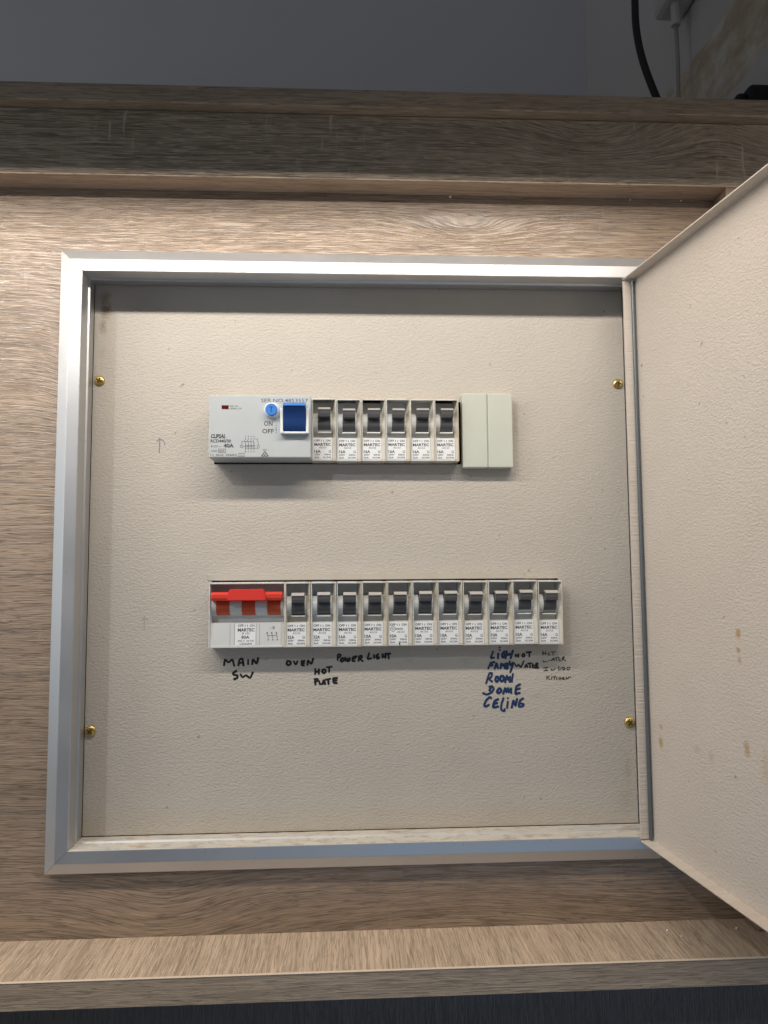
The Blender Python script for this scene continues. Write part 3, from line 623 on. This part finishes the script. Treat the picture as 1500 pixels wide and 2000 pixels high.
# ================================================================== added, unseen hood above the ledge (keeps the strip light off the fascia)
hd = tag(empty('light_blocker', (-.10, -.25, .40)), 'added long dark hood of the strip light above the ledge', 'light blocker')
link('shield', MB().box(-.75, .75, .0990, .1000, -.0872, .030).mesh('shield', 'blocker'), hd)
link('blocker_top', MB().box(-.75, .75, -.060, .0995, .0302, .0312).mesh('blocker_top', 'blocker'), hd)

# ================================================================== things on and above the ledge
ad = tag(empty('power_adapter', (.56, .19, .585)), 'white plug-in power adapter on the worn side wall with a thin cable', 'adapter')
o = MB().box(.528, .5595, .165, .222, .585, .66, .006).build('adapter_body', 'adapter', ad); o.matrix_parent_inverse = Matrix.Translation((-.56, -.19, -.585))
o = MB().tube([(.541, .196, .588), (.541, .196, .575), (.541, .196, .562)], .0048, 10).build('strain_relief', 'adapter', ad); o.matrix_parent_inverse = Matrix.Translation((-.56, -.19, -.585))
o = MB().tube([(.541, .196, .565), (.541, .195, .52), (.540, .195, .48), (.537, .194, .42), (.535, .193, .3312)], .0021, 10).build('cable', 'greycable', ad, True); o.matrix_parent_inverse = Matrix.Translation((-.56, -.19, -.585))
def spline(pts, n=6):
    P = [Vector(p) for p in pts]; P = [P[0]*2-P[1]]+P+[P[-1]*2-P[-2]]; out = []
    for i in range(1, len(P)-2):
        for k in range(n):
            t = k/n; a, b, c, d = P[i-1], P[i], P[i+1], P[i+2]
            out.append(.5*((2*b)+(c-a)*t+(2*a-5*b+4*c-d)*t*t+(3*b-3*c+d-a)*t**3))
    return out+[P[-2]]
o = MB().tube(spline([(.462, .1, .60), (.458, .1, .54), (.457, .1, .5085), (.4575, .1, .4792), (.4625, .1, .4503), (.4735, .1, .4169), (.492, .1, .37), (.512, .1, .3330)]), .0032, 14).build('black_cable', 'cable', None, True)
tag(o, 'thick black cable hanging down behind the ledge', 'cable')
bp = tag(empty('black_plug', (.506, .03, .329)), 'small black plug lying on the ledge by the side wall', 'plug')
link('plug_body', MB().box(.004, .05, -.014, .014, .0, .0440, .003).mesh('plug_body', 'cable'), bp)
link('plug_shoulder', MB().box(-.004, .0045, -.010, .010, .0, .0390, .0025).mesh('plug_shoulder', 'cable'), bp)
for i, (x, y, z, s, lab) in enumerate([(.272, -.0012, .2675, .0010, 'tiny white plaster crumb stuck under the ledge above the frame'), (.405, -.0012, .2676, .0008, 'tiny white plaster crumb under the ledge near the open door'),
        (.443, -.0012, .2677, .0008, 'tiny white plaster crumb under the ledge at the niche corner'), (.408, -.014, -.2422, .0008, 'tiny white crumb on the shelf against the back board'),
        (.414, -.022, -.2422, .0007, 'tiny white crumb out on the shelf below the open door'), (.455, -.014, -.2422, .0010, 'grey dust crumb in the shelf corner by the side panel')]):
    m = MB(); bmesh.ops.create_icosphere(m.b, subdivisions=1, radius=s)
    for q in m.b.verts: q.co *= random.uniform(.6, 1.2)
    o = m.build('plaster_crumb', 'crumb'); o.location = (x, y, z+(s*.5 if z < 0 else 0)); tag(o, lab, 'crumb', 'crumbs in the niche')
